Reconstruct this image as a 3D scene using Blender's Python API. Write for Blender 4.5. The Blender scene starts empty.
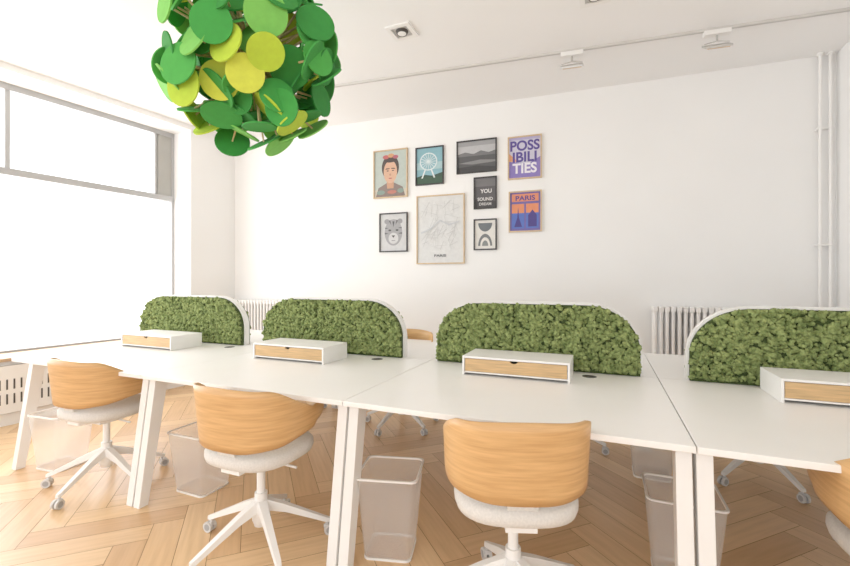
import bpy, bmesh, math, random
import numpy as np
from mathutils import Matrix, Vector
random.seed(7); np.random.seed(7)
sc = bpy.context.scene
sc.view_settings.view_transform = 'Standard'
sc.view_settings.gamma = 1.14

# ------------------------------------------------------------ materials
def lin(c):
    c = c/255.0
    return c/12.92 if c <= 0.04045 else ((c+0.055)/1.055)**2.4
def L3(rgb): return (lin(rgb[0]), lin(rgb[1]), lin(rgb[2]), 1)
def mat(name, rgb, rough=0.6, var=0.0, scale=20, stretch=None, bump=0.0, bscale=60, metal=0, sheen=0, dark=None):
    m = bpy.data.materials.new(name); m.use_nodes = True
    n = m.node_tree.nodes; l = m.node_tree.links; b = n['Principled BSDF']
    b.inputs['Base Color'].default_value = L3(rgb); b.inputs['Roughness'].default_value = rough
    b.inputs['Metallic'].default_value = metal
    tc = n.new('ShaderNodeTexCoord')
    if var > 0 or dark:
        mp = n.new('ShaderNodeMapping'); mp.inputs['Scale'].default_value = stretch or (1, 1, 1)
        ns = n.new('ShaderNodeTexNoise'); ns.inputs['Scale'].default_value = scale; ns.inputs['Detail'].default_value = 5
        rp = n.new('ShaderNodeValToRGB'); rp.color_ramp.elements[0].position = 0.3; rp.color_ramp.elements[1].position = 0.7
        d = dark or tuple(c*(1-var) for c in rgb)
        rp.color_ramp.elements[0].color = L3(d); rp.color_ramp.elements[1].color = L3(rgb)
        l.new(tc.outputs['Object'], mp.inputs[0]); l.new(mp.outputs[0], ns.inputs['Vector'])
        l.new(ns.outputs['Fac'], rp.inputs[0]); l.new(rp.outputs[0], b.inputs['Base Color'])
    if bump > 0:
        nb = n.new('ShaderNodeTexNoise'); nb.inputs['Scale'].default_value = bscale
        bp = n.new('ShaderNodeBump'); bp.inputs['Strength'].default_value = bump; bp.inputs['Distance'].default_value = 0.01
        l.new(tc.outputs['Object'], nb.inputs['Vector']); l.new(nb.outputs['Fac'], bp.inputs['Height']); l.new(bp.outputs[0], b.inputs['Normal'])
    return m
WALL = mat('wall_paint', (246, 245, 243), 0.9, 0.012, 1.5, bump=0.03, bscale=150)
CEIL = mat('ceiling_paint', (248, 247, 246), 0.95, 0.01, 1.2)
TRIM = mat('white_trim', (244, 242, 239), 0.5, 0.01, 3)
FRAMEW = mat('window_frame_paint', (176, 176, 176), 0.5, 0.03, 3)
DESK = mat('desk_laminate', (246, 244, 240), 0.35, 0.01, 5)
METAL = mat('white_powder_coat', (243, 241, 237), 0.4, 0.01, 10)
WOOD = mat('oak_veneer', (223, 177, 119), 0.42, 0.2, 6, (1.0, 1.0, 16), bump=0.02, dark=(200, 152, 96))
TRAYWOOD = mat('oak_drawer', (222, 182, 128), 0.5, 0.16, 7, (1, 3, 18))
FABRIC = mat('seat_fabric', (226, 222, 215), 0.95, 0.06, 120, bump=0.12, bscale=350)
CASTOR = mat('castor_plastic', (216, 214, 211), 0.4, 0.03, 30)
CASTD = mat('castor_tread', (165, 165, 165), 0.6, 0.03, 30)
MOSS = mat('reindeer_moss', (160, 174, 106), 0.95, 0, 30, dark=(94, 112, 56), bump=0.6, bscale=260)
MOSSB = mat('moss_backing', (74, 90, 44), 1.0, 0.3, 40)  # darker green backing panel behind the moss lumps
BLACK = mat('black_frame', (52, 50, 50), 0.5, 0.05, 20)
FWOOD = mat('frame_oak', (214, 186, 148), 0.5, 0.08, 20)
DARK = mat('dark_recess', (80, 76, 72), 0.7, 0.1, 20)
CHROME = mat('brushed_steel', (196, 194, 190), 0.35, 0.05, 40, metal=0.6)
STEM = mat('birch_stem', (226, 204, 150), 0.6, 0.1, 20)
SILL = mat('sill_wood', (196, 164, 130), 0.5, 0.1, 10)

def glassmat():
    m = bpy.data.materials.new('window_glass'); m.use_nodes = True
    n = m.node_tree.nodes; l = m.node_tree.links; n.remove(n['Principled BSDF'])
    t = n.new('ShaderNodeBsdfTransparent'); g = n.new('ShaderNodeBsdfGlossy'); g.inputs['Roughness'].default_value = 0.05
    mx = n.new('ShaderNodeMixShader'); mx.inputs[0].default_value = 0.05
    l.new(t.outputs[0], mx.inputs[1]); l.new(g.outputs[0], mx.inputs[2]); l.new(mx.outputs[0], n['Material Output'].inputs[0])
    return m
GLASS = glassmat()
def meshmat():
    # fine woven white wire: partly open sheet with small-scale procedural coverage
    m = bpy.data.materials.new('fine_wire_mesh'); m.use_nodes = True
    n = m.node_tree.nodes; l = m.node_tree.links; b = n['Principled BSDF']
    b.inputs['Base Color'].default_value = L3((254, 254, 253)); b.inputs['Roughness'].default_value = 0.6
    tl = n.new('ShaderNodeBsdfTranslucent'); tl.inputs[0].default_value = (0.99, 0.99, 0.99, 1)
    m2 = n.new('ShaderNodeMixShader'); m2.inputs[0].default_value = 0.5; l.new(b.outputs[0], m2.inputs[1]); l.new(tl.outputs[0], m2.inputs[2])
    t = n.new('ShaderNodeBsdfTransparent'); mx = n.new('ShaderNodeMixShader')
    tc = n.new('ShaderNodeTexCoord'); ns = n.new('ShaderNodeTexNoise'); ns.inputs['Scale'].default_value = 900
    rp = n.new('ShaderNodeMapRange'); rp.inputs[1].default_value = 0.35; rp.inputs[2].default_value = 0.65
    rp.inputs[3].default_value = 0.20; rp.inputs[4].default_value = 0.38
    l.new(tc.outputs['Object'], ns.inputs['Vector']); l.new(ns.outputs['Fac'], rp.inputs[0]); l.new(rp.outputs[0], mx.inputs[0])
    l.new(t.outputs[0], mx.inputs[1]); l.new(m2.outputs[0], mx.inputs[2]); l.new(mx.outputs[0], n['Material Output'].inputs[0])
    return m
WIRE = meshmat()
def floormat():
    m = bpy.data.materials.new('oak_parquet'); m.use_nodes = True
    n = m.node_tree.nodes; l = m.node_tree.links; b = n['Principled BSDF']
    a = n.new('ShaderNodeAttribute'); a.attribute_name = 'plank'
    uv = n.new('ShaderNodeUVMap'); mp = n.new('ShaderNodeMapping'); mp.inputs['Scale'].default_value = (3, 40, 1)
    ns = n.new('ShaderNodeTexNoise'); ns.inputs['Scale'].default_value = 1.0; ns.inputs['Detail'].default_value = 6
    l.new(uv.outputs[0], mp.inputs[0]); l.new(mp.outputs[0], ns.inputs['Vector'])
    r1 = n.new('ShaderNodeValToRGB')
    e = r1.color_ramp.elements; e[0].color = L3((212, 170, 124)); e[1].color = L3((236, 200, 154))
    mid = r1.color_ramp.elements.new(0.5); mid.color = L3((226, 186, 139))
    l.new(a.outputs['Fac'], r1.inputs[0])
    mx = n.new('ShaderNodeMixRGB'); mx.blend_type = 'MULTIPLY'; mx.inputs[0].default_value = 0.4
    r2 = n.new('ShaderNodeValToRGB'); r2.color_ramp.elements[0].color = (0.68, 0.62, 0.56, 1); r2.color_ramp.elements[0].position = 0.3
    r2.color_ramp.elements[1].position = 0.62
    l.new(ns.outputs['Fac'], r2.inputs[0]); l.new(r1.outputs[0], mx.inputs[1]); l.new(r2.outputs[0], mx.inputs[2])
    l.new(mx.outputs[0], b.inputs['Base Color']); b.inputs['Roughness'].default_value = 0.36
    return m
FLOOR = floormat()
GAP = mat('parquet_gap', (150, 112, 78), 0.9, 0.1, 10)

# ------------------------------------------------------------ mesh builder
class MB:
    def __init__(s): s.v = []; s.f = []; s.m = []; s.sm = []
    def add(s, vs, fs, mi=0, smooth=False):
        o = len(s.v); s.v += [tuple(v) for v in vs]
        for f in fs: s.f.append([i+o for i in f]); s.m.append(mi); s.sm.append(smooth)
    def hexa(s, p, mi=0):
        s.add(p, [(0,3,2,1),(4,5,6,7),(0,1,5,4),(1,2,6,5),(2,3,7,6),(3,0,4,7)], mi)
    def box(s, x0, x1, y0, y1, z0, z1, mi=0):
        s.hexa([(x0,y0,z0),(x1,y0,z0),(x1,y1,z0),(x0,y1,z0),(x0,y0,z1),(x1,y0,z1),(x1,y1,z1),(x0,y1,z1)], mi)
    def cyl(s, p0, p1, r0, r1=None, n=16, mi=0, smooth=True):
        r1 = r0 if r1 is None else r1
        p0 = Vector(p0); p1 = Vector(p1); d = (p1-p0).normalized()
        a = d.orthogonal().normalized(); b = d.cross(a)
        vs = []
        for p, r in ((p0, r0), (p1, r1)):
            for i in range(n):
                t = 2*math.pi*i/n; vs.append(p+(a*math.cos(t)+b*math.sin(t))*r)
        s.add(vs, [(i, (i+1)%n, n+(i+1)%n, n+i) for i in range(n)], mi, smooth)
        s.add(vs[:n], [tuple(reversed(range(n)))], mi); s.add(vs[n:], [tuple(range(n))], mi)
    def rings(s, rs, mi=0, smooth=True, cap=True):
        n = len(rs[0]); vs = [p for r in rs for p in r]
        fs = [(k*n+i, k*n+(i+1)%n, (k+1)*n+(i+1)%n, (k+1)*n+i) for k in range(len(rs)-1) for i in range(n)]
        if cap: fs += [tuple(reversed(range(n))), tuple((len(rs)-1)*n+i for i in range(n))]
        s.add(vs, fs, mi, smooth)
    def prismY(s, outline, y0, y1, mi=0):   # outline (x,z) CCW seen from -y
        n = len(outline)
        vs = [(x, y0, z) for x, z in outline]+[(x, y1, z) for x, z in outline]
        s.add(vs, [tuple(range(n)), tuple(reversed(range(n, 2*n)))]+[(i, n+i, n+(i+1)%n, (i+1)%n) for i in range(n)], mi)
    def done(s, name, mats, mw=None, parent=None, bevel=0, segs=2):
        me = bpy.data.meshes.new(name); me.from_pydata(s.v, [], s.f)
        for m in mats: me.materials.append(m)
        me.polygons.foreach_set('material_index', s.m); me.polygons.foreach_set('use_smooth', s.sm)
        me.update()
        o = bpy.data.objects.new(name, me); sc.collection.objects.link(o)
        if parent: o.parent = parent
        if mw is not None: o.matrix_local = mw
        if bevel:
            b = o.modifiers.new('bevel', 'BEVEL'); b.width = bevel; b.segments = segs; b.limit_method = 'ANGLE'
        return o
def frame(o, xd):
    x = Vector((xd[0], xd[1], 0)).normalized(); y = Vector((-x.y, x.x, 0))
    m = Matrix.Identity(4)
    for i in range(3): m[i][0] = x[i]; m[i][1] = y[i]; m[i][2] = (0,0,1)[i]; m[i][3] = (o[0], o[1], o[2] if len(o) > 2 else 0)[i]
    return m
T = Matrix.Translation
DM = frame((0.904, 1.413), (0.9225, -0.3859))       # desk block: +x along desks to the right, +y across them
BW = frame((-2.64, 5.90), (0.9397, -0.342))         # back wall: x along the wall, -y into the room
LW = frame((-2.64, 5.90), (0.469, 0.883))           # window wall: x = -s, +y outside
CH = 3.25

# ------------------------------------------------------------ room
def floor():
    W, n = 0.145, 5; m = MB(); uvs = []; col = []
    def board(x, y, lx, ly):
        g = 0.0013
        m.add([(x+g, y+g, 0), (x+lx-g, y+g, 0), (x+lx-g, y+ly-g, 0), (x+g, y+ly-g, 0)], [(0,1,2,3)], 0)
        ox, oy = random.uniform(0, 50), random.uniform(0, 50)
        if lx > ly: uvs.extend([(ox, oy), (ox+lx, oy), (ox+lx, oy+ly), (ox, oy+ly)])
        else: uvs.extend([(ox, oy), (ox, oy+lx), (ox+ly, oy+lx), (ox+ly, oy)])
        col.append(random.random())
    R = 70
    for j in range(-R, R):
        for k in range(-9, 9):
            for typ in (0, 1):
                if typ == 0: x, y, lx, ly = (j+2*n*k), j, n, 1
                else: x, y, lx, ly = j, j-2*n+1+2*n*k, 1, n
                cx, cy = (x+lx/2)*W, (y+ly/2)*W
                if abs(cx) < 5.0 and abs(cy) < 5.0: board(x*W, y*W, lx*W, ly*W)
    nb = len(m.f)
    m.add([(-6.0,-6.0,-0.003),(6.0,-6.0,-0.003),(6.0,6.0,-0.003),(-6.0,6.0,-0.003)], [(0,1,2,3)], 1)
    m.box(-6.0, 6.0, -6.0, 6.0, -0.12, -0.004, 1)
    o = m.done('floor', [FLOOR, GAP], frame((0.3, 2.2), (math.cos(math.radians(22)), math.sin(math.radians(22)))))
    me = o.data; uvl = me.uv_layers.new(name='UVMap'); at = me.attributes.new('plank', 'FLOAT', 'FACE')
    for i in range(nb):
        at.data[i].value = col[i]
        for q in range(4): uvl.data[me.polygons[i].loop_start+q].uv = uvs[i*4+q]
floor()
m = MB(); m.add([(-6,-3,CH),(6,-3,CH),(6,7,CH),(-6,7,CH)], [(0,3,2,1)]); m.box(-6, 6, -3, 7, CH+0.001, CH+0.15)
m.done('ceiling', [CEIL])
TE = 6.57
m = MB(); m.box(-0.25, TE+0.2, 0, 0.2, 0, CH); m.done('wall_back', [WALL], BW)
m = MB(); m.box(0, TE, -0.015, 0, 0, 0.12); m.done('baseboard_back', [TRIM], BW, bevel=0.003)
rc = BW @ Vector((TE, 0, 0))
RW = frame((rc.x, rc.y), (0.9225, -0.3859))          # right wall runs towards -y local
m = MB(); m.box(0, 0.2, -5.5, 0, 0, CH); m.done('wall_right', [WALL], RW)
m = MB(); m.box(-0.015, 0, -5.5, -0.01, 0, 0.12); m.done('baseboard_right', [TRIM], RW, bevel=0.003)
S0, S1, ZS, ZT = 0.64, 4.8, 0.58, 3.19
WT = 0.45
m = MB(); m.box(-S0, 0, 0, WT, 0, CH); m.box(-S1, -S0, 0, WT, 0, ZS); m.box(-S1, -S0, 0, WT, ZT, CH); m.box(-6.2, -S1, 0, WT, 0, CH)
m.done('wall_left', [WALL], LW)
# window
m = MB(); a, b = 0.34, 0.39
m.box(-S1, -S0, a, b, ZS, ZS+0.05); m.box(-S1, -S0, a, b, ZT-0.06, ZT)
m.box(-S0-0.035, -S0, a, b, ZS+0.05, ZT-0.06); m.box(-S1, -S1+0.05, a, b, ZS+0.05, ZT-0.06)
m.box(-S1+0.05, -S0-0.035, a-0.02, b, 2.31, 2.375)
m.box(-S0-0.22, -S0-0.035, a+0.01, b-0.01, 2.375, ZT-0.06, 3)  # added grey panel, stands in for a building element outside
for s in (0.86, 2.25, 3.6): m.box(-s-0.018, -s+0.018, a+0.01, b-0.01, 2.375, ZT-0.06)
m.box(-S1+0.05, -S0-0.035, 0.36, 0.364, ZS+0.05, 2.31, 1); m.box(-S1+0.05, -S0-0.22, 0.36, 0.364, 2.375, ZT-0.06, 1)
m.done('window_1', [FRAMEW, GLASS, SILL, mat('outside_standin_grey', (168, 166, 160), 0.6, 0.05, 5)], LW)
m = MB(); m.box(-S1, -S0, -0.06, 0.335, ZS, ZS+0.03); m.done('trim_1', [SILL], LW, bevel=0.004)
# radiator cover under the window
m = MB(); m.box(-4.2, -0.9, -0.05, -0.002, 0.12, 0.54)
for i in range(66):
    x = -4.15+i*0.049
    for z in (0.2, 0.33): m.box(x, x+0.012, -0.053, -0.049, z, z+0.09, 1)
m.done('radiator_cover', [TRIM, DARK], LW)
m = MB(); m.box(-6.2, 0, -0.015, 0, 0, 0.11); m.done('baseboard_left', [TRIM], LW, bevel=0.003)

# radiators
def radiator(t0, t1, zt):
    m = MB(); n = int((t1-t0)/0.05)
    for i in range(n):
        x = i*0.05+0.025
        for y in (-0.05, -0.10, -0.15):
            m.cyl((x, y, 0.16), (x, y, zt-0.03), 0.0165, n=8)
        m.box(x-0.02, x+0.02, -0.167, -0.033, zt-0.05, zt); m.box(x-0.02, x+0.02, -0.167, -0.033, 0.13, 0.18)
    m.cyl((0, -0.1, zt-0.03), (n*0.05, -0.1, zt-0.03), 0.02, n=10); m.cyl((0, -0.1, 0.155), (n*0.05, -0.1, 0.155), 0.02, n=10)
    for x in (0.08, n*0.05-0.08): m.box(x-0.015, x+0.015, -0.12, -0.08, 0, 0.14); m.box(x-0.01, x+0.01, -0.04, -0.001, zt-0.2, zt-0.17)
    m.done('radiator', [TRIM], BW @ T((t0, 0, 0)), bevel=0.008)
radiator(5.14, 6.1, 1.055); radiator(0.06, 1.1, 1.04)
# heating pipes
m = MB()
for x, y in ((6.44, -0.05), (6.51, -0.05)):
    m.cyl((x, y, 0.0), (x, y, CH), 0.013, n=12)
    m.cyl((x, y, CH-0.02), (x, y, CH), 0.024, n=14)
for z in (0.7, 1.6, 2.6):
    m.box(6.42, 6.53, -0.062, 0.0, z, z+0.015)
m.done('heating_pipes', [TRIM], BW)

# ------------------------------------------------------------ ceiling lights
A = Vector((-1.1, 4.306, 0)); B = Vector((3.16, 3.003, 0)); TM = frame((A.x, A.y), (B-A)[:2])
m = MB(); m.box(0, (B-A).length, -0.014, 0.014, CH-0.018, CH-0.0); m.box(0, (B-A).length, -0.004, 0.004, CH-0.019, CH-0.0175, 1)
m.done('ceiling_light_track', [mat('track_aluminium', (214, 211, 206), 0.5, 0.02, 20), CHROME], TM)
def spot(t):
    m = MB()
    m.box(-0.09, 0.09, -0.025, 0.025, -0.055, -0.02, 0)
    m.cyl((0.0, 0, -0.05), (0.0, 0, -0.10), 0.008, n=8, mi=1)
    for sgn in (-1, 1): m.cyl((0, 0, -0.10), (0.085*sgn, 0, -0.115), 0.004, n=6, mi=1)
    m.hexa([(-0.09,-0.05,-0.175),(0.09,-0.05,-0.175),(0.09,0.05,-0.115),(-0.09,0.05,-0.115),(-0.09,-0.055,-0.16),(0.09,-0.055,-0.16),(0.09,0.045,-0.10),(-0.09,0.045,-0.10)], 1)
    m.hexa([(-0.075,-0.042,-0.178),(0.075,-0.042,-0.178),(0.075,0.042,-0.124),(-0.075,0.042,-0.124),(-0.075,-0.045,-0.16),(0.075,-0.045,-0.16),(0.075,0.039,-0.115),(-0.075,0.039,-0.115)], 2)
    m.done('track_spotlight', [TRIM, CHROME, FWOOD], TM @ T((t, 0, CH)), bevel=0.002)
spot((Vector((1.24, 3.59, 0))-A).length); spot((Vector((2.254, 3.28, 0))-A).length)
def downlight(x, y):
    m = MB()
    o, i, z0, z1 = 0.1, 0.066, -0.012, 0.0
    m.box(-o, o, -o, -i, z0, z1); m.box(-o, o, i, o, z0, z1); m.box(-o, -i, -i, i, z0, z1); m.box(i, o, -i, i, z0, z1)
    m.box(-i, i, -i, i, -0.004, -0.001, 1)
    m.cyl((0, 0, -0.022), (0, 0, -0.004), 0.042, 0.05, 20, 2); m.cyl((0, 0, -0.026), (0, 0, -0.022), 0.028, 0.034, 16, 3)
    m.done('recessed_downlight', [TRIM, CHROME, DARK, TRIM], frame((x, y, CH), (0.9225, -0.3859)))
downlight(-0.18, 3.32); downlight(1.16, 2.90)

# ------------------------------------------------------------ desks
LN = 1.39; DN = 1.08; DF = 1.98
def desk(x1, insl=0.006):
    x0 = x1-LN; g = 0.002; m = MB()
    m.box(g, LN-g, 0, DN-g, 0.726, 0.75, 0); m.box(g, LN-g, DN+g, DF, 0.726, 0.75, 0)
    m.box(0.06, LN-0.06, 0.34, 0.40, 0.67, 0.7255, 1); m.box(0.06, LN-0.06, 1.42, 1.48, 0.67, 0.7255, 1); m.box(0.06, LN-0.06, DN-0.05, DN+0.05, 0.67, 0.7255, 1)
    for xa, w in ((insl, 0.05), (LN-0.006-0.05, 0.05)):
        xb = xa+w
        m.box(xa+0.004, xb-0.004, 0.1, DF-0.1, 0.67, 0.7255, 1)
        for (yt0, yt1, yb0, yb1) in ((0.05, 0.13, -0.05, 0.005), (DF-0.13, DF-0.05, DF-0.005, DF+0.05)):
            m.hexa([(xa, yb0, 0), (xb, yb0, 0), (xb, yb1, 0), (xa, yb1, 0), (xa, yt0, 0.7255), (xb, yt0, 0.7255), (xb, yt1, 0.7255), (xa, yt1, 0.7255)], 1)
    for gx, gy in ((LN-0.36, 0.97), (0.36, 1.19)):
        m.cyl((gx, gy, 0.749), (gx, gy, 0.7500), 0.04, n=24, mi=2); m.cyl((gx, gy, 0.7495), (gx, gy, 0.7504), 0.040, n=24, mi=2); m.cyl((gx, gy, 0.7500), (gx, gy, 0.75045), 0.028, n=20, mi=3)
    m.done('bench_desk', [DESK, METAL, BLACK, DARK], DM @ T((x0, 0, 0)), bevel=0.0025)
desk(0); desk(-LN); desk(-2*LN, 0.12); desk(LN)

# ------------------------------------------------------------ moss dividers
def outline(w, h, r, inset=0, n=14):
    w -= 2*inset; h -= inset; r = r-inset
    pts = [(-w/2, 0), (w/2, 0)]
    rx = r*1.15
    for i in range(n+1):
        a = math.pi/2*i/n; pts.append((w/2-rx+rx*math.cos(a), h-r+r*math.sin(a)))
    for i in range(n+1):
        a = math.pi/2+math.pi/2*i/n; pts.append((-w/2+rx+rx*math.cos(a), h-r+r*math.sin(a)))
    return pts
bm = bmesh.new(); bmesh.ops.create_icosphere(bm, subdivisions=2, radius=1)
ICV = np.array([v.co[:] for v in bm.verts]); ICF = np.array([[v.index for v in f.verts] for f in bm.faces]); bm.free()
def divider(cx, w):
    h, r = 0.415, 0.27; m = MB()
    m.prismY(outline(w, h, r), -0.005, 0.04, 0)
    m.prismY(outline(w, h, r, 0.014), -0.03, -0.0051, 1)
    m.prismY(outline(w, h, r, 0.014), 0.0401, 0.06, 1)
    def inside(x, z, ins=0.019):
        W = w/2-ins; H = h-ins; rr = r-ins; rx = rr*1.15
        if abs(x) > W or z < 0.012 or z > H: return False
        if abs(x) > W-rx and z > H-rr: return ((abs(x)-W+rx)/rx)**2+((z-H+rr)/rr)**2 < 1
        return True
    V = []; F = []; base = 0
    for side, cnt in ((-1, 3000), (1, 1100)):
        k = 0
        while k < cnt:
            x = random.uniform(-w/2, w/2); z = random.uniform(0, h)
            if not inside(x, z): continue
            k += 1
            rad = random.uniform(0.006, 0.015)
            y = -0.03-random.uniform(0, 0.02) if side < 0 else 0.062+random.uniform(0, 0.01)
            sv = ICV*rad*(1+np.random.uniform(-0.4, 0.4, (len(ICV), 1)))
            sv = sv+np.array([x, y, max(z, 0.024)]); V.append(sv); F.append(ICF+base); base += len(ICV)
    V = np.concatenate(V); F = np.concatenate(F)
    m.add(V.tolist(), F.tolist(), 2, True)
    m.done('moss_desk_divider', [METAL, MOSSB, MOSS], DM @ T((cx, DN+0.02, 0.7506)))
divider(-0.713, 1.275); divider(-2.24, 1.29); divider(-3.745, 1.30); divider(0.78, 1.28)

# ------------------------------------------------------------ drawer stands
def stand(x0, y0):
    w, d, h, t = 0.60, 0.28, 0.11, 0.012; m = MB()
    m.box(0, w, 0, d, h-t, h, 0); m.box(w-t, w, 0, d, 0, h-t, 0); m.box(0, t, 0, d, 0, h-t, 0)
    m.box(t, w-t, d-t, d, 0, h-t, 0); m.box(t, w-t, 0.0, d-t, 0.014, 0.022, 0)
    n = 12; cx = w/2; ztop = h-t-0.003; zb = 0.023; xl, xr = t+0.003, w-t-0.003; rr = 0.022
    pts = [(xl, zb), (xr, zb), (xr, ztop)]
    for i in range(n+1):
        a = -math.pi*i/n; pts.append((cx+rr*math.cos(a), ztop+0.6*rr*math.sin(a)))
    pts.append((xl, ztop))
    m.prismY(pts, 0.004, 0.018, 1)
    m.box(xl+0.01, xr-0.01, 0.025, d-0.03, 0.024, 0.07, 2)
    m.done('desk_drawer_stand', [METAL, TRAYWOOD, DARK], DM @ T((x0, y0, 0.7506)), bevel=0.0015)
stand(-1.05, 0.735); stand(-2.575, 0.655); stand(-4.01, 0.65); stand(0.455, 0.74)

# ------------------------------------------------------------ chairs
def sm(a, b, x):
    t = max(0, min(1, (x-a)/(b-a))); return t*t*(3-2*t)
def chair(x, y, ang, phase):
    """ang: facing direction (deg, 90 = +Y). local +y is the front"""
    m = MB()
    def prof(s):
        q = abs(s); sg = 1 if s >= 0 else -1
        if q <= 0.68:
            f = q/0.68*math.pi/2; px = 0.262*math.sin(f)**0.8; py = -0.245*max(0, math.cos(f))**0.8
        else:
            k = (q-0.68)/0.32; px = 0.262-0.02*k*k; py = 0.17*k
        zt = 0.835-0.015*sm(0, 0.4, q)-0.125*sm(0.36, 0.84, q)
        zb = 0.545+0.015*sm(0.1, 0.45, q)+0.03*sm(0.4, 0.75, q)+0.02*sm(0.7, 1.0, q)
        if q > 0.84:
            c = (zt+zb)/2; hh = (zt-zb)/2*math.sqrt(max(0.01, 1-((q-0.84)/0.1601)**2)); zt = c+0.015+hh; zb = c+0.015-hh
            zt = min(zt, 0.7)
        return sg*px, py, zb, zt
    NS, NZ = 56, 8
    ss = [-1+2*i/NS for i in range(NS+1)]
    def pt(s, k, off):
        e = 1e-3; px, py, zb, zt = prof(s)
        a = prof(max(-1, s-e)); b = prof(min(1, s+e)); tx, ty = b[0]-a[0], b[1]-a[1]; L = math.hypot(tx, ty) or 1
        nx, ny = ty/L, -tx/L
        z = zb+(zt-zb)*k/NZ
        return ((px+nx*off)*(1+(z-0.6)*0.16), (py+ny*off)*(1+(z-0.6)*0.45 if py < 0 else 1), z)
    vo = [pt(s, k, 0.006) for s in ss for k in range(NZ+1)]; vi = [pt(s, k, -0.006) for s in ss for k in range(NZ+1)]
    N1 = NZ+1; NT = len(vo); fs = []
    for i in range(NS):
        for k in range(NZ):
            a = i*N1+k; fs.append((a, a+N1, a+N1+1, a+1)); fs.append((NT+a, NT+a+1, NT+a+N1+1, NT+a+N1))
        a = i*N1; fs.append((a, NT+a, NT+a+N1, a+N1)); a = i*N1+NZ; fs.append((a, a+N1, NT+a+N1, NT+a))
    for k in range(NZ):
        fs.append((k, k+1, NT+k+1, NT+k)); a = NS*N1+k; fs.append((a, NT+a, NT+a+1, a+1))
    m.add(vo+vi, fs, 0, True)
    def ring(sx, sy, z, cy=0.0, n=40, p=2.8):
        out = []
        for i in range(n):
            t = 2*math.pi*i/n; c, s_ = math.cos(t), math.sin(t)
            out.append((sx*math.copysign(abs(c)**(2/p), c), cy+sy*math.copysign(abs(s_)**(2/p), s_), z))
        return out
    m.rings([ring(0.15, 0.15, 0.447), ring(0.205, 0.2, 0.449), ring(0.225, 0.219, 0.459), ring(0.231, 0.225, 0.478), ring(0.230, 0.224, 0.50), ring(0.217, 0.212, 0.516), ring(0.15, 0.15, 0.524), ring(0.05, 0.05, 0.522)], 1)
    m.rings([ring(0.10, 0.10, 0.428), ring(0.17, 0.17, 0.434), ring(0.18, 0.18, 0.448)], 2)
    m.hexa([(-0.045,-0.195,0.45),(0.045,-0.195,0.45),(0.045,-0.185,0.45),(-0.045,-0.185,0.45),(-0.06,-0.234,0.60),(0.06,-0.234,0.60),(0.06,-0.224,0.60),(-0.06,-0.224,0.60)], 1)
    m.box(-0.055, 0.055, -0.19, 0.06, 0.426, 0.446, 2)
    m.box(-0.055, 0.055, -0.07, 0.08, 0.395, 0.43, 2)
    m.cyl((0.05, 0.02, 0.41), (0.2, 0.02, 0.405), 0.006, n=8, mi=2)
    m.cyl((0, 0, 0.24), (0, 0, 0.40), 0.02, n=16, mi=2); m.cyl((0, 0, 0.1), (0, 0, 0.26), 0.032, 0.03, n=18, mi=2)
    m.rings([[(r*math.cos(2*math.pi*i/20), r*math.sin(2*math.pi*i/20), z) for i in range(20)] for r, z in ((0.03, 0.10), (0.042, 0.13), (0.042, 0.21), (0.034, 0.225))], 2)
    for k in range(5):
        a = math.radians(phase-ang+90+72*k); d = Vector((math.cos(a), math.sin(a), 0)); p = Vector((-d.y, d.x, 0))
        st = [(0.03, 0.20, 0.024, 0.05), (0.12, 0.168, 0.020, 0.036), (0.22, 0.122, 0.017, 0.028), (0.315, 0.078, 0.014, 0.022), (0.335, 0.072, 0.010, 0.018)]
        rs = []
        for r, z, hw, hh in st:
            c = d*r
            rs.append([tuple(c-p*hw+Vector((0,0,z-hh/2))), tuple(c+p*hw+Vector((0,0,z-hh/2))), tuple(c+p*hw*0.8+Vector((0,0,z+hh/2))), tuple(c-p*hw*0.8+Vector((0,0,z+hh/2)))])
        m.rings(rs, 2, False)
        c = d*0.318
        m.cyl(c+Vector((0,0,0.03)), c+Vector((0,0,0.07)), 0.007, n=8, mi=3)
        off = d*0.012
        for sg in (-1, 1):
            q = c+off+p*0.013*sg+Vector((0,0,0.0265))
            m.cyl(q-p*0.007, q+p*0.007, 0.0265, n=18, mi=3); m.cyl(q-p*0.0075, q+p*0.0075, 0.017, n=14, mi=4)
        m.box(c.x-0.012, c.x+0.012, c.y-0.012, c.y+0.012, 0.035, 0.052, 3)
    rot = Matrix.Rotation(math.radians(ang-90), 4, 'Z')
    m.done('swivel_office_chair', [WOOD, FABRIC, METAL, CASTOR, CASTD], T((x, y, 0)) @ rot)
A0 = math.degrees(math.atan2(0.9225, 0.3859))
chair(0.345, 1.665, 87, 100)
chair(-0.81, 2.10, A0, 160)
chair(-2.06, 2.75, A0, 192)
chair(1.525, 1.26, A0+3, 120)
for u, ph, da in ((1.96, 20, 6), (0.60, 50, -5), (-0.66, 200, 8), (3.2, 80, 0)):
    p = DM @ Vector((-u, 1.80, 0)); chair(p.x, p.y, A0+180+da, ph)

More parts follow.
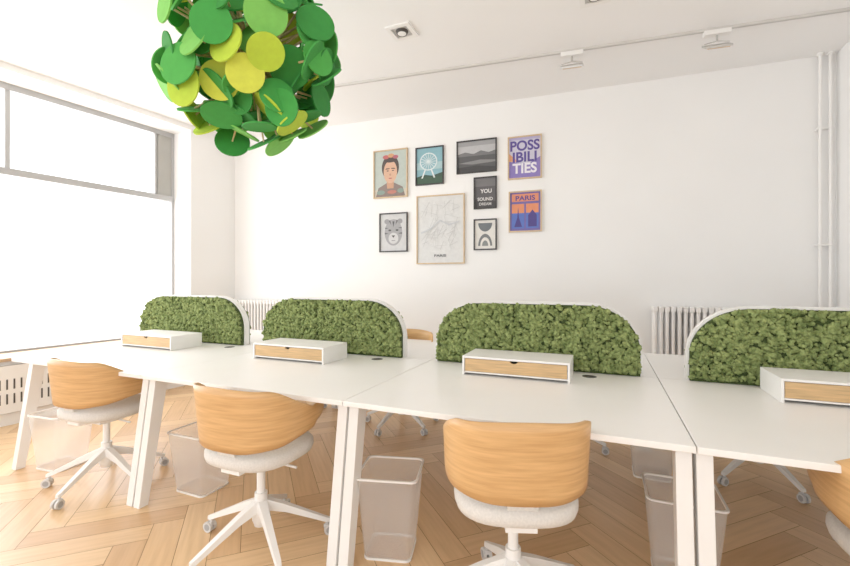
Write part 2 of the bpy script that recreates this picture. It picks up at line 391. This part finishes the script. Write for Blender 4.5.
# ------------------------------------------------------------ waste bins
def bin_(x, y, hz=0.38, wt=0.30, rot=0):
    m = MB()
    def rr(w, d, z, r=0.03, n=5):
        out = []
        for (sx, sy, a0) in ((1, 1, 0), (-1, 1, 90), (-1, -1, 180), (1, -1, 270)):
            for i in range(n+1):
                a = math.radians(a0+90*i/n); out.append((sx*(w/2-r)+r*math.cos(a), sy*(d/2-r)+r*math.sin(a), z))
        return out
    wb = wt*0.78; db = wt*0.7; dt = wt*0.92
    m.rings([rr(wb, db, 0.012), rr(wt, dt, hz-0.01)], 0, True, cap=False)
    m.add(rr(wb, db, 0.014), [tuple(range(24))], 0)
    m.rings([rr(wb+0.004, db+0.004, 0.0), rr(wb+0.004, db+0.004, 0.010), rr(wb-0.006, db-0.006, 0.010), rr(wb-0.006, db-0.006, 0.0), rr(wb+0.004, db+0.004, 0.0)], 1, False, cap=False)
    m.rings([rr(wt+0.01, dt+0.01, hz-0.008), rr(wt+0.01, dt+0.01, hz), rr(wt-0.008, dt-0.008, hz), rr(wt-0.008, dt-0.008, hz-0.008), rr(wt+0.01, dt+0.01, hz-0.008)], 1, False, cap=False)
    m.done('wire_mesh_waste_bin', [WIRE, METAL], T((x, y, 0)) @ Matrix.Rotation(math.radians(-22.7+rot), 4, 'Z'))
bin_(-0.165, 2.07, 0.39, 0.285, 15); bin_(-1.40, 2.68, 0.37, 0.30, 0); bin_(-2.56, 3.0, 0.38, 0.29, 5)
bin_(1.13, 1.87, 0.38, 0.29, 0); bin_(1.52, 2.86, 0.38, 0.28, 0)

# ------------------------------------------------------------ pendant lamp of felt discs
def pendant():
    C = Vector((-0.935, 2.3, 2.475)); m = MB()
    greens = [(46, 140, 54), (72, 172, 70), (122, 202, 88), (56, 156, 62), (186, 216, 58), (218, 230, 78)]
    mats = [mat('felt_green_%d' % i, g, 0.85, 0.05, 30) for i, g in enumerate(greens)]+[STEM, METAL]
    N = 132
    m.cyl((0, 0, 0.1), (0, 0, CH-C.z), 0.004, n=8, mi=7); m.cyl((0, 0, CH-C.z-0.04), (0, 0, CH-C.z-0.001), 0.05, 0.06, n=20, mi=7)
    m.cyl((0, 0, -0.08), (0, 0, 0.12), 0.035, n=14, mi=6)
    rnd = random.Random(5)
    for i in range(N):
        z = 1-2*(i+0.5)/N; ph = i*2.39996; rr = math.sqrt(1-z*z)
        d = Vector((rr*math.cos(ph), rr*math.sin(ph), z)); d += Vector([rnd.uniform(-0.17, 0.17) for _ in range(3)]); d.normalize()
        R = rnd.choice((0.455, 0.43, 0.40, 0.33))*rnd.uniform(0.95, 1.03)
        c = d*R; c.z *= 0.92
        nrm = (d+Vector([rnd.uniform(-0.8, 0.8) for _ in range(3)])).normalized()
        rad = rnd.uniform(0.083, 0.103)
        k = rnd.choices(range(6), (22, 22, 20, 16, 12, 9))[0]
        m.cyl(c-nrm*0.004, c+nrm*0.004, rad, n=28, mi=k, smooth=False)
        j = d*0.16+Vector((0, 0, rnd.uniform(-0.05, 0.05)))
        m.cyl(j*0.15, j, 0.008, 0.007, 6, 6); m.cyl(j, c-nrm*0.004, 0.007, 0.005, 6, 6)
    m.done('felt_disc_pendant_lamp', mats, T(C))
pendant()

# ------------------------------------------------------------ framed posters
def pm(rgb): 
    key = 'print_%d_%d_%d' % rgb
    return bpy.data.materials.get(key) or mat(key, rgb, 0.6, 0.04, 25)  # print colours are mixed paler, with a slight haze put into them
def poster(name, t0, t1, z0, z1, fr, bg, parts=(), texts=()):
    w, h = t1-t0, z1-z0; m = MB(); mats = [fr, bg]; f = 0.014
    m.box(0, w, -0.022, 0, 0, f, 0); m.box(0, w, -0.022, 0, h-f, h, 0); m.box(0, f, -0.022, 0, f, h-f, 0); m.box(w-f, w, -0.022, 0, f, h-f, 0)
    m.box(f, w-f, -0.010, 0, f, h-f, 1)
    iw, ih = w-2*f, h-2*f; y = -0.0102
    for kind, col, *a in parts:
        mt = pm(col)
        if mt not in mats: mats.append(mt)
        mi = mats.index(mt)
        if kind == 'r':
            x0, x1, y0, y1 = a; m.add([(f+x0*iw, y, f+y0*ih), (f+x1*iw, y, f+y0*ih), (f+x1*iw, y, f+y1*ih), (f+x0*iw, y, f+y1*ih)], [(0,1,2,3)], mi)
        elif kind == 'p':
            pts = [(f+px*iw, y, f+pz*ih) for px, pz in a[0]]; m.add(pts, [tuple(range(len(pts)))], mi)
        else:
            cx, cy, rx, ry = a[:4]; a0, a1 = (a[4], a[5]) if len(a) > 4 else (0, 360)
            pts = [(f+(cx+rx*math.cos(math.radians(a0+(a1-a0)*i/28)))*iw, y, f+(cy+ry*math.sin(math.radians(a0+(a1-a0)*i/28)))*ih) for i in range(28 if a1-a0 >= 360 else 29)]
            m.add(pts, [tuple(range(len(pts)))], mi)
        y -= 0.00012
    o = m.done(name, mats, BW @ T((t0, -0.001, z0)))
    for i, (s, col, cx, cy, size, sx) in enumerate(texts):
        cu = bpy.data.curves.new('t', 'FONT'); cu.body = s; cu.size = size*ih; cu.align_x = 'CENTER'; cu.offset = 0.003*(size*ih/0.1)
        tmp = bpy.data.objects.new('t', cu); sc.collection.objects.link(tmp)
        dg = bpy.context.evaluated_depsgraph_get(); me = bpy.data.meshes.new_from_object(tmp.evaluated_get(dg)); bpy.data.objects.remove(tmp)
        me.materials.clear(); me.materials.append(pm(col))
        to = bpy.data.objects.new('lettering_%d' % (i+1), me); sc.collection.objects.link(to); to.parent = o
        to.matrix_local = T((f+cx*iw, y-0.0005, f+cy*ih)) @ Matrix.Rotation(math.pi/2, 4, 'X') @ Matrix.Diagonal((sx, 1, 1, 1))
poster('framed_portrait_poster', 2.15, 2.596, 2.287, 2.862, FWOOD, pm((184, 194, 186)), [
    ('r', (206, 196, 180), 0, 1, 0, 0.16), ('e', (72, 62, 60), 0.5, 0.64, 0.27, 0.27), ('p', (132, 116, 110), [(0.04, 0.0), (0.96, 0.0), (0.88, 0.2), (0.62, 0.3), (0.38, 0.3), (0.12, 0.2)]),
    ('p', (200, 152, 122), [(0.4, 0.18), (0.6, 0.18), (0.62, 0.45), (0.38, 0.45)]), ('e', (216, 172, 144), 0.5, 0.54, 0.21, 0.25),
    ('e', (68, 58, 56), 0.5, 0.80, 0.21, 0.055), ('e', (186, 94, 94), 0.36, 0.87, 0.1, 0.045), ('e', (206, 150, 106), 0.52, 0.895, 0.1, 0.045), ('e', (176, 94, 110), 0.66, 0.86, 0.09, 0.04),
    ('p', (76, 60, 54), [(0.34, 0.595), (0.48, 0.605), (0.48, 0.62), (0.38, 0.625)]), ('p', (76, 60, 54), [(0.52, 0.605), (0.66, 0.595), (0.62, 0.625), (0.52, 0.62)]), ('e', (84, 70, 66), 0.42, 0.565, 0.035, 0.012), ('e', (84, 70, 66), 0.58, 0.565, 0.035, 0.012),
    ('e', (190, 142, 118), 0.5, 0.48, 0.03, 0.024), ('e', (180, 98, 92), 0.5, 0.40, 0.055, 0.014), ('e', (130, 150, 140), 0.2, 0.1, 0.13, 0.05), ('e', (190, 120, 106), 0.55, 0.1, 0.14, 0.04), ('e', (130, 150, 140), 0.82, 0.12, 0.1, 0.05)])
SKY = pm((132, 178, 190))
wheel = [('r', (168, 200, 204), 0, 1, 0.4, 0.6), ('r', (56, 84, 66), 0, 1, 0, 0.2), ('p', (52, 78, 66), [(0, 0.2), (0.3, 0.26), (0.6, 0.22), (1, 0.3), (1, 0.18), (0, 0.18)]),
    ('p', (226, 232, 230), [(0.18, 0.16), (0.24, 0.16), (0.46, 0.6), (0.43, 0.62)]), ('p', (226, 232, 230), [(0.66, 0.16), (0.72, 0.16), (0.48, 0.62), (0.44, 0.6)]),
    ('e', (220, 230, 230), 0.46, 0.62, 0.34, 0.25), ('e', (140, 182, 192), 0.46, 0.62, 0.30, 0.22)]
for k in range(8):
    a = math.pi*k/8; dx, dy = math.cos(a), math.sin(a)
    wheel.append(('p', (220, 230, 230), [(0.46-0.31*dx-0.008*dy, 0.62-0.23*dy+0.008*dx), (0.46-0.31*dx+0.008*dy, 0.62-0.23*dy-0.008*dx), (0.46+0.31*dx+0.008*dy, 0.62+0.23*dy-0.008*dx), (0.46+0.31*dx-0.008*dy, 0.62+0.23*dy+0.008*dx)]))
poster('framed_fairground_poster', 2.697, 3.041, 2.404, 2.844, BLACK, SKY, wheel)
poster('framed_landscape_photo', 3.194, 3.648, 2.496, 2.863, BLACK, pm((158, 158, 160)), [
    ('r', (186, 186, 188), 0, 1, 0.6, 0.85), ('p', (112, 112, 114), [(0, 0.5), (0, 0.6), (0.2, 0.66), (0.42, 0.58), (0.62, 0.68), (0.82, 0.6), (1, 0.66), (1, 0.5)]),
    ('r', (84, 84, 86), 0, 1, 0, 0.52), ('p', (132, 132, 132), [(0.0, 0.3), (0.6, 0.38), (1, 0.34), (1, 0.28), (0.4, 0.24)]), ('p', (62, 62, 64), [(0, 0.0), (1, 0.0), (1, 0.12), (0.5, 0.2), (0, 0.16)])])
poster('framed_possibilities_poster', 3.768, 4.124, 2.386, 2.846, FWOOD, pm((206, 202, 220)), [
    ('p', (136, 120, 190), [(0, 0), (1, 0), (1, 0.5), (0.62, 0.34), (0, 0.42)]), ('p', (226, 160, 116), [(0.0, 0.42), (0.3, 0.4), (0.0, 0.62)]), ('r', (182, 174, 212), 0, 1, 0.94, 1.0)],
    [('POSS', (84, 68, 146), 0.5, 0.68, 0.34, 0.95), ('IBILI', (84, 68, 146), 0.5, 0.40, 0.34, 1.0), ('TIES', (240, 236, 244), 0.5, 0.12, 0.34, 0.95)])
poster('framed_quote_poster', 3.391, 3.648, 2.09, 2.443, BLACK, pm((88, 86, 88)), [('r', (112, 110, 112), 0, 1, 0.72, 1), ('p', (66, 64, 66), [(0, 0), (1, 0), (1, 0.2), (0, 0.3)])],
    [('YOU', (226, 224, 222), 0.55, 0.50, 0.18, 1.0), ('SOUND', (210, 208, 206), 0.5, 0.24, 0.15, 1.0), ('DREAM', (190, 188, 186), 0.5, 0.08, 0.13, 1.0)])
poster('framed_arch_print', 3.391, 3.648, 1.636, 1.979, BLACK, pm((228, 225, 218)), [
    ('e', (104, 110, 114), 0.5, 0.9, 0.34, 0.3, 180, 360), ('e', (112, 116, 118), 0.5, 0.1, 0.34, 0.42, 0, 180), ('e', (228, 225, 218), 0.5, 0.1, 0.24, 0.3, 0, 180), ('e', (130, 134, 132), 0.5, 0.1, 0.15, 0.19, 0, 180)])
rp = []; rnd = random.Random(3)
for i in range(70):
    x, y_ = rnd.uniform(0.12, 0.88), rnd.uniform(0.22, 0.9); a = rnd.uniform(0, math.pi); l_ = rnd.uniform(0.06, 0.2); dx, dy = math.cos(a)*l_, math.sin(a)*l_*0.7
    cl = lambda v, lo, hi: max(lo, min(hi, v))
    rp.append(('p', (204, 204, 202), [(cl(x-dx, .08, .92), cl(y_-dy, .2, .93)), (cl(x-dx, .08, .92)+0.008, cl(y_-dy, .2, .93)-0.006), (cl(x+dx, .08, .92)+0.008, cl(y_+dy, .2, .93)-0.006), (cl(x+dx, .08, .92), cl(y_+dy, .2, .93))]))
rp.append(('p', (206, 208, 210), [(0.08, 0.44), (0.3, 0.5), (0.5, 0.62), (0.7, 0.55), (0.92, 0.6), (0.92, 0.62), (0.7, 0.575), (0.5, 0.645), (0.29, 0.525), (0.08, 0.465)]))
poster('framed_city_map', 2.71, 3.287, 1.489, 2.28, FWOOD, pm((222, 222, 220)), rp, [('PARIS', (110, 110, 112), 0.5, 0.09, 0.05, 1.5)])
poster('framed_tiger_print', 2.23, 2.596, 1.639, 2.105, BLACK, pm((206, 206, 206)), [
    ('e', (160, 160, 162), 0.5, 0.50, 0.34, 0.36), ('e', (150, 150, 152), 0.25, 0.80, 0.1, 0.07), ('e', (150, 150, 152), 0.75, 0.80, 0.1, 0.07), ('e', (206, 206, 206), 0.5, 0.34, 0.19, 0.15),
    ('p', (84, 84, 86), [(0.46, 0.8), (0.54, 0.8), (0.5, 0.64)]), ('e', (80, 80, 82), 0.36, 0.56, 0.055, 0.025), ('e', (80, 80, 82), 0.64, 0.56, 0.055, 0.025), ('p', (84, 84, 86), [(0.43, 0.42), (0.57, 0.42), (0.5, 0.35)]),
    ('p', (96, 96, 98), [(0.17, 0.5), (0.32, 0.47), (0.17, 0.45)]), ('p', (96, 96, 98), [(0.83, 0.5), (0.68, 0.47), (0.83, 0.45)]), ('p', (96, 96, 98), [(0.18, 0.64), (0.32, 0.62), (0.18, 0.6)]), ('p', (96, 96, 98), [(0.82, 0.64), (0.68, 0.62), (0.82, 0.6)]),
    ('p', (96, 96, 98), [(0.32, 0.82), (0.38, 0.84), (0.42, 0.7)]), ('p', (96, 96, 98), [(0.68, 0.82), (0.62, 0.84), (0.58, 0.7)]), ('r', (110, 110, 112), 0.43, 0.57, 0.27, 0.285)])
poster('framed_paris_poster', 3.778, 4.124, 1.819, 2.257, FWOOD, pm((108, 96, 164)), [
    ('r', (224, 140, 104), 0.06, 0.94, 0.76, 0.96),
    ('r', (226, 140, 100), 0.06, 0.47, 0.46, 0.70), ('r', (226, 140, 100), 0.53, 0.94, 0.46, 0.70), ('r', (84, 110, 190), 0.06, 0.47, 0.06, 0.46), ('r', (84, 110, 190), 0.53, 0.94, 0.06, 0.46),
    ('p', (70, 58, 128), [(0.14, 0.1), (0.4, 0.1), (0.3, 0.34), (0.27, 0.62), (0.24, 0.34)]), ('p', (70, 58, 128), [(0.6, 0.1), (0.88, 0.1), (0.88, 0.4), (0.74, 0.54), (0.6, 0.4)])], [('PARIS', (84, 68, 134), 0.5, 0.79, 0.17, 1.2)])

# ------------------------------------------------------------ light and camera
w = bpy.data.worlds.new('daylight'); sc.world = w; w.use_nodes = True
bg = w.node_tree.nodes['Background']; bg.inputs[0].default_value = (0.97, 0.985, 1.0, 1); bg.inputs[1].default_value = 2.22
al = bpy.data.lights.new('window_daylight', 'AREA'); al.shape = 'RECTANGLE'; al.size = 4.0; al.size_y = 2.5; al.energy = 125; al.color = (0.98, 0.99, 1.0)
ao = bpy.data.objects.new('window_daylight', al); sc.collection.objects.link(ao)
ao.matrix_world = LW @ T((-2.7, 0.6, 1.9)) @ Matrix.Rotation(math.radians(-90), 4, 'X')
cam = bpy.data.cameras.new('camera'); co = bpy.data.objects.new('camera', cam); sc.collection.objects.link(co)
co.location = (0, 0, 1.305); co.rotation_euler = (math.pi/2, 0, 0)
cam.sensor_width = 36; cam.lens = 18.0; cam.shift_y = -3/850; cam.clip_start = 0.02
sc.camera = co
